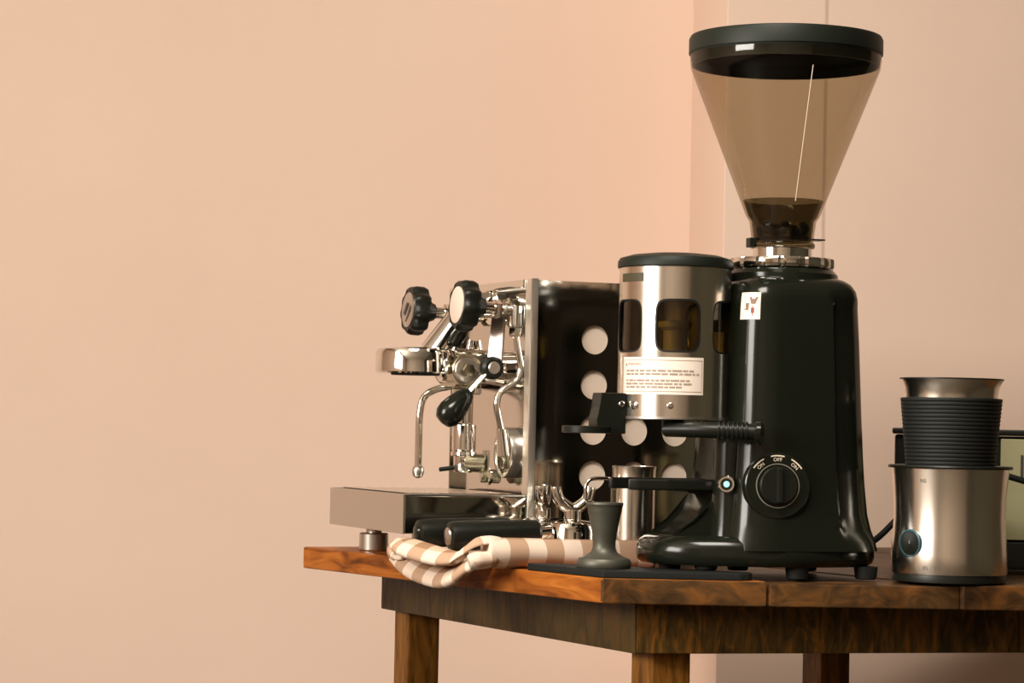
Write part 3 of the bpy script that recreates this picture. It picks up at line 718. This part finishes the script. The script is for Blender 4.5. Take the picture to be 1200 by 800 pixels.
# ------------------------------------------------------------------ milk frother
F = thing('milk_frother', 'brushed steel milk frother with ribbed black sleeve and steel lip, right of the grinder', 'milk frother', (.4715, 2.74, TZ), 0)
lathe('base_ring', [(.0585, 0), (.0603, .001), (.0606, .007), (.0598, .0095)], 'black_plastic', F, 72)
fb = lathe('jug', [(.0612, .0092), (.0618, .0110), (.0614, .030), (.0600, .050), (.0592, .068), (.0596, .088), (.0610, .108), (.0622, .1205), (.0580, .1210)], 'brushed', F, 96)
lathe('jug_rim', [(.0600, .1200), (.0655, .1205), (.0662, .1220), (.0655, .1236), (.0560, .1240)], 'black_plastic', F, 72)
cup = lathe('cup', [(.0440, .1235), (.0455, .126), (.0492, .188), (.0492, .198), (.0505, .206), (.0530, .2120), (.0550, .2150), (.0545, .2158), (.0530, .2140), (.0500, .2075), (.0478, .198), (.0470, .188), (.0430, .128), (.0, .126)], 'brushed', F, 80, cap=False)
sl = []
for k in range(17):
    z = .1240 + k * .0042; r_ = .0478 + .0062 * (k / 16.0)
    sl += [(r_ - .0006, z), (r_, z + .0009), (r_, z + .0031), (r_ - .0006, z + .0041)]
sl = [(.0452, .1238)] + sl + [(.0495, .1956)]
lathe('sleeve', sl, 'black_rubber', F, 80, smooth=50)
lathe('cup_edge', [(.0538, .2148), (.0553, .2150), (.0553, .2164), (.0540, .2166)], 'black_plastic', cup, 64, cap=True)
fmp = cyl_map((0, 0, 0), .0608)
ang = -.90
pc, pn = cyl_map((0, 0, 0), .0604)(ang, .0415)
fbtn = lathe('power_button', [(.0146, -.003), (.0146, .0010), (.0132, .0018), (.0128, .0006)], 'blue_ring', F, 40, pc, pn)
lathe('button_face', [(.0130, -.001), (.0128, .0012), (.0, .0016)], 'black_gloss', fbtn, 36, pc, pn, cap=False)
qm = pn.to_track_quat('Z', 'Y').to_matrix().to_4x4()
prism('button_mark', [(-.0004, -.0006), (.0004, -.0006), (.0004, .0028), (-.0004, .0028)], .0016, .0019, 'silver_ring', fbtn, 0, Matrix.Translation(pc) @ qm)
def fl(u0_, z0__, r_): return lambda x, y: cyl_map((0, 0, 0), r_)(u0_ + x / .061, z0__ + y)
text_obj('worn_lettering', 'NS', .0060, 'grey_mark', fb, fl(-.645, .1075, .0612))
text_obj('worn_lettering', '85', .0060, 'grey_mark', fb, fl(-.575, .0160, .0618))
text_obj('worn_lettering', 'YY', .0056, 'grey_mark', fb, fl(-.365, .0160, .0618))

# ------------------------------------------------------------------ olive appliance behind the frother
OA = thing('kitchen_appliance', 'pale olive boxy appliance with black base and lid edge at the right', 'appliance', (.560, 2.985, TZ), math.radians(-9))
box('base', (-.112, -.055, .004), (.125, .095, .036), 'black_plastic', OA, .003)
box('body', (-.110, -.050, .036), (.122, .092, .156), 'black_plastic', OA, .003)
box('front_panel', (.010, -.0545, .038), (.120, -.0495, .153), 'olive', OA, .001)
box('lid', (-.113, -.057, .1565), (.126, .096, .1635), 'black_plastic', OA, .002)
box('indicator_bar', (.0325, -.0560, .108), (.0355, -.0543, .135), 'ink', OA, .0003)
for x in (-.095, .105):
    for y in (-.04, .08): cyl('foot', (x, y, 0), (x, y, .0045), .008, 'black_rubber', OA, .0005, 16)

# ------------------------------------------------------------------ corner mat and tamper
mo = [(.1000, 2.6700), (.2430, 2.6690), (.2520, 2.6720), (.2560, 2.6800), (.2560, 2.7000), (.050, 2.8000), (.026, 2.7930), (.0215, 2.7880)]
mt = prism('tamping_mat', [(x - .12, y - 2.72) for x, y in mo], 0, .0075, 'black_rubber', None, .0012)
mt.location = (.12, 2.72, TZ + .0002)
tag(mt, 'flat black rubber tamping mat on the near corner of the table', 'mat')
tp = lathe('tamper', [(.0285, 0), (.0292, .001), (.0292, .0060), (.0270, .0095), (.0195, .0125), (.0140, .0165), (.0122, .0215), (.0122, .0270), (.0135, .0370), (.0160, .0500), (.0180, .0590), (.0183, .0600), (.0184, .0625), (.0195, .0660), (.0200, .0670), (.0195, .0690), (.0, .0692)], 'tamper', None, 56, cap=False)
tp.location = (.1025, 2.7290, TZ + .0078)
tag(tp, 'dull grey cast metal tamper with flared handle standing on the black mat', 'tamper')

# ------------------------------------------------------------------ steel pitcher
PT = thing('milk_pitcher', 'small polished steel pitcher with wire-thin handle behind the grey tamper', 'pitcher', (.1415, 2.9040, TZ + .0002))
pb_ = lathe('pitcher_body', [(.0, 0), (.0225, .0), (.0243, .002), (.0243, .103), (.0246, .110), (.0252, .1130), (.0244, .1135), (.0236, .109), (.0233, .103), (.0233, .004), (.0, .003)], 'brushed', PT, 64, cap=False)
hd = Vector((-.93, -.36, 0))
tube('pitcher_handle', [hd * .0235 + Vector((0, 0, .098)), hd * .040 + Vector((0, 0, .0990)), hd * .0535 + Vector((0, 0, .0975)), hd * .0590 + Vector((0, 0, .0905)), hd * .0590 + Vector((0, 0, .080)), hd * .0575 + Vector((0, 0, .0735)), hd * .050 + Vector((0, 0, .0715))], .0022, 'chrome', PT, 10, 6, 1.0)
box('handle_strip', (-.0265, -.013, .055), (-.0235, -.008, .099), 'brass', PT, .0006)

# ------------------------------------------------------------------ towel
TW = thing('kitchen_towel', 'rolled brown and cream gingham towel drooping over the table edge', 'towel', (.05, 2.88, TZ))
def tw(x, y, z): return Vector((x - .05, y - 2.88, z))
sw = lambda a, s: 1 + .05 * math.sin(3 * a + 5 * s) + .03 * math.sin(9 * s)
tube('towel_roll', [tw(-.024, 2.803, .0175), tw(.0, 2.812, .0170), tw(.05, 2.833, .0165), tw(.10, 2.848, .0162), tw(.135, 2.856, .0160), tw(.163, 2.861, .0155)], [.0165, .0170, .0165, .0160, .0155, .0145], 'gingham', TW, 28, 8, .96, (0, 0, 1), True, sw)
# spiral core at the open end of the roll
tube('roll_core', [tw(-.0420, 2.792, .0070), tw(-.034, 2.794, .0085), tw(-.015, 2.803, .010)], [.0095, .0120, .011], 'gingham', TW, 18, 6, .95, (0, 0, 1), True, lambda a, s: 1 + .16 * math.sin(2 * a + 1))
tube('roll_flap', [tw(-.062, 2.812, .0075), tw(-.048, 2.803, .0185), tw(-.034, 2.797, .0285), tw(-.018, 2.801, .0315), tw(-.004, 2.807, .030)], [.006, .008, .0085, .0085, .007], 'gingham', TW, 16, 8, .32, (0, -.5, 1), True)
# thin folded layer under the portafilters
vs_, fs = [], []
nx, ny = 26, 12; c00, c10, c11, c01 = Vector((-.062, 2.834)), Vector((.106, 2.862)), Vector((.104, 2.955)), Vector((-.105, 2.908))
for lay in (1, 0):
    for j in range(ny + 1):
        for i in range(nx + 1):
            u, v = i / nx, j / ny; p = (c00 * (1 - u) + c10 * u) * (1 - v) + (c01 * (1 - u) + c11 * u) * v
            vs_.append(tw(p.x, p.y, (.0125 + .0012 * math.sin(9 * u + 4 * v)) if lay else .0008))
q = (nx + 1) * (ny + 1)
for j in range(ny):
    for i in range(nx):
        a = j * (nx + 1) + i; fs += [(a, a + 1, a + nx + 2, a + nx + 1), (q + a, q + a + nx + 1, q + a + nx + 2, q + a + 1)]
ring_ = [i for i in range(nx + 1)] + [j * (nx + 1) + nx for j in range(1, ny + 1)] + [ny * (nx + 1) + i for i in range(nx - 1, -1, -1)] + [j * (nx + 1) for j in range(ny - 1, 0, -1)]
for k in range(len(ring_)): a, b_ = ring_[k], ring_[(k + 1) % len(ring_)]; fs.append((a, q + a, q + b_, b_))
me = bpy.data.meshes.new('towel_layer'); me.from_pydata([tuple(v) for v in vs_], [], fs); ul_ = me.uv_layers.new(name='UVMap')
for p in me.polygons:
    p.use_smooth = True
    for li in p.loop_indices: co = me.vertices[me.loops[li].vertex_index].co; ul_.data[li].uv = (co.x + .01, co.y)
link('towel_layer', me, 'gingham', TW)
# two puffy folds drooping over the left edge
tube('towel_fold', [tw(-.126, 2.922, .0195), tw(-.113, 2.882, .0175), tw(-.092, 2.852, .0130), tw(-.072, 2.834, .0095), tw(-.058, 2.818, .0095), tw(-.045, 2.812, .016)], [.010, .0155, .0160, .0150, .012, .008], 'gingham', TW, 20, 8, .50, (-.35, -.35, 1), True)
tube('towel_fold', [tw(-.128, 2.950, .0050), tw(-.111, 2.920, -.0040), tw(-.092, 2.890, -.0105), tw(-.069, 2.855, -.0140), tw(-.055, 2.826, -.0095), tw(-.043, 2.806, .0010), tw(-.033, 2.798, .007)], [.010, .0150, .0165, .0165, .0145, .0115, .009], 'gingham', TW, 20, 8, .56, (-.55, -.45, 1), True)
tube('towel_hem', [tw(-.112, 2.918, .0225), tw(-.125, 2.930, .0215), tw(-.1345, 2.938, .0130), tw(-.131, 2.932, .0050), tw(-.117, 2.915, .0050)], [.003, .0032, .0032, .0032, .003], 'gingham', TW, 12, 8, 1.6, (.6, -.8, 0), True)

# ------------------------------------------------------------------ two portafilters, spouts up
def portafilter(start, head, z, label, spout_rot, cap_mat):
    s, hh = Vector(start), Vector(head); d = hh - s; Ld = d.length
    o = thing('portafilter', label, 'portafilter', (hh.x, hh.y, TZ), math.atan2(d.y, d.x), 'portafilters resting on the towel')
    hl = Ld - .040
    x0 = -Ld
    hnd = lathe('handle', [(.0125, 0), (.0158, .002), (.0168, .008), (.0166, .030), (.0155, .060), (.0145, hl - .02), (.0135, hl - .004), (.010, hl)], 'black_plastic', o, 36, (x0, 0, z), (1, 0, .055))
    lathe('end_cap', [(.0105, .001), (.0095, -.0018), (.005, -.0030), (.0, -.0032)], cap_mat, hnd, 32, (x0, 0, z), (1, 0, .055), cap=False)
    cyl('neck', (-.050, 0, z + .004), (-.026, 0, z + .006), .0085, 'chrome', o, n=24)
    lathe('basket_holder', [(.0255, .0140), (.0300, .0140), (.0305, .0155), (.0305, .0180), (.0290, .0190), (.0290, .0400), (.0265, .0470), (.0200, .0500), (.0100, .0515), (.0095, .0530)], 'chrome', o, 56)
    for a in (.8, .8 + PI): box('locking_ear', (-.006, .0275, .0160), (.006, .0345, .0215), 'chrome', o, .001, rot=None).rotation_euler = (0, 0, a)
    cyl('spout_stem', (0, 0, .050), (0, 0, .0625), .0100, 'chrome', o, n=28)
    c_, s_ = math.cos(spout_rot), math.sin(spout_rot)
    for k in (-1, 1):
        tube('spout', [Vector((0, 0, .062)), Vector((k * .008 * c_, k * .008 * s_, .0665)), Vector((k * .016 * c_, k * .016 * s_, .0735)), Vector((k * .0195 * c_, k * .0195 * s_, .0835)), Vector((k * .0200 * c_, k * .0200 * s_, .0885))], [.0075, .0072, .0068, .0064, .006], 'chrome', o, 18, 5)
    return o
portafilter((-.0665, 2.8600), (.073, 2.9130), .0315, 'upside-down chrome portafilter whose black handle with silver end cap is nearer the camera', -.15, 'satin_steel')
portafilter((-.1030, 2.9080), (.0400, 2.9670), .0315, 'upside-down chrome portafilter half hidden behind, its black handle nearer the drip tray', 1.0, 'black_gloss')
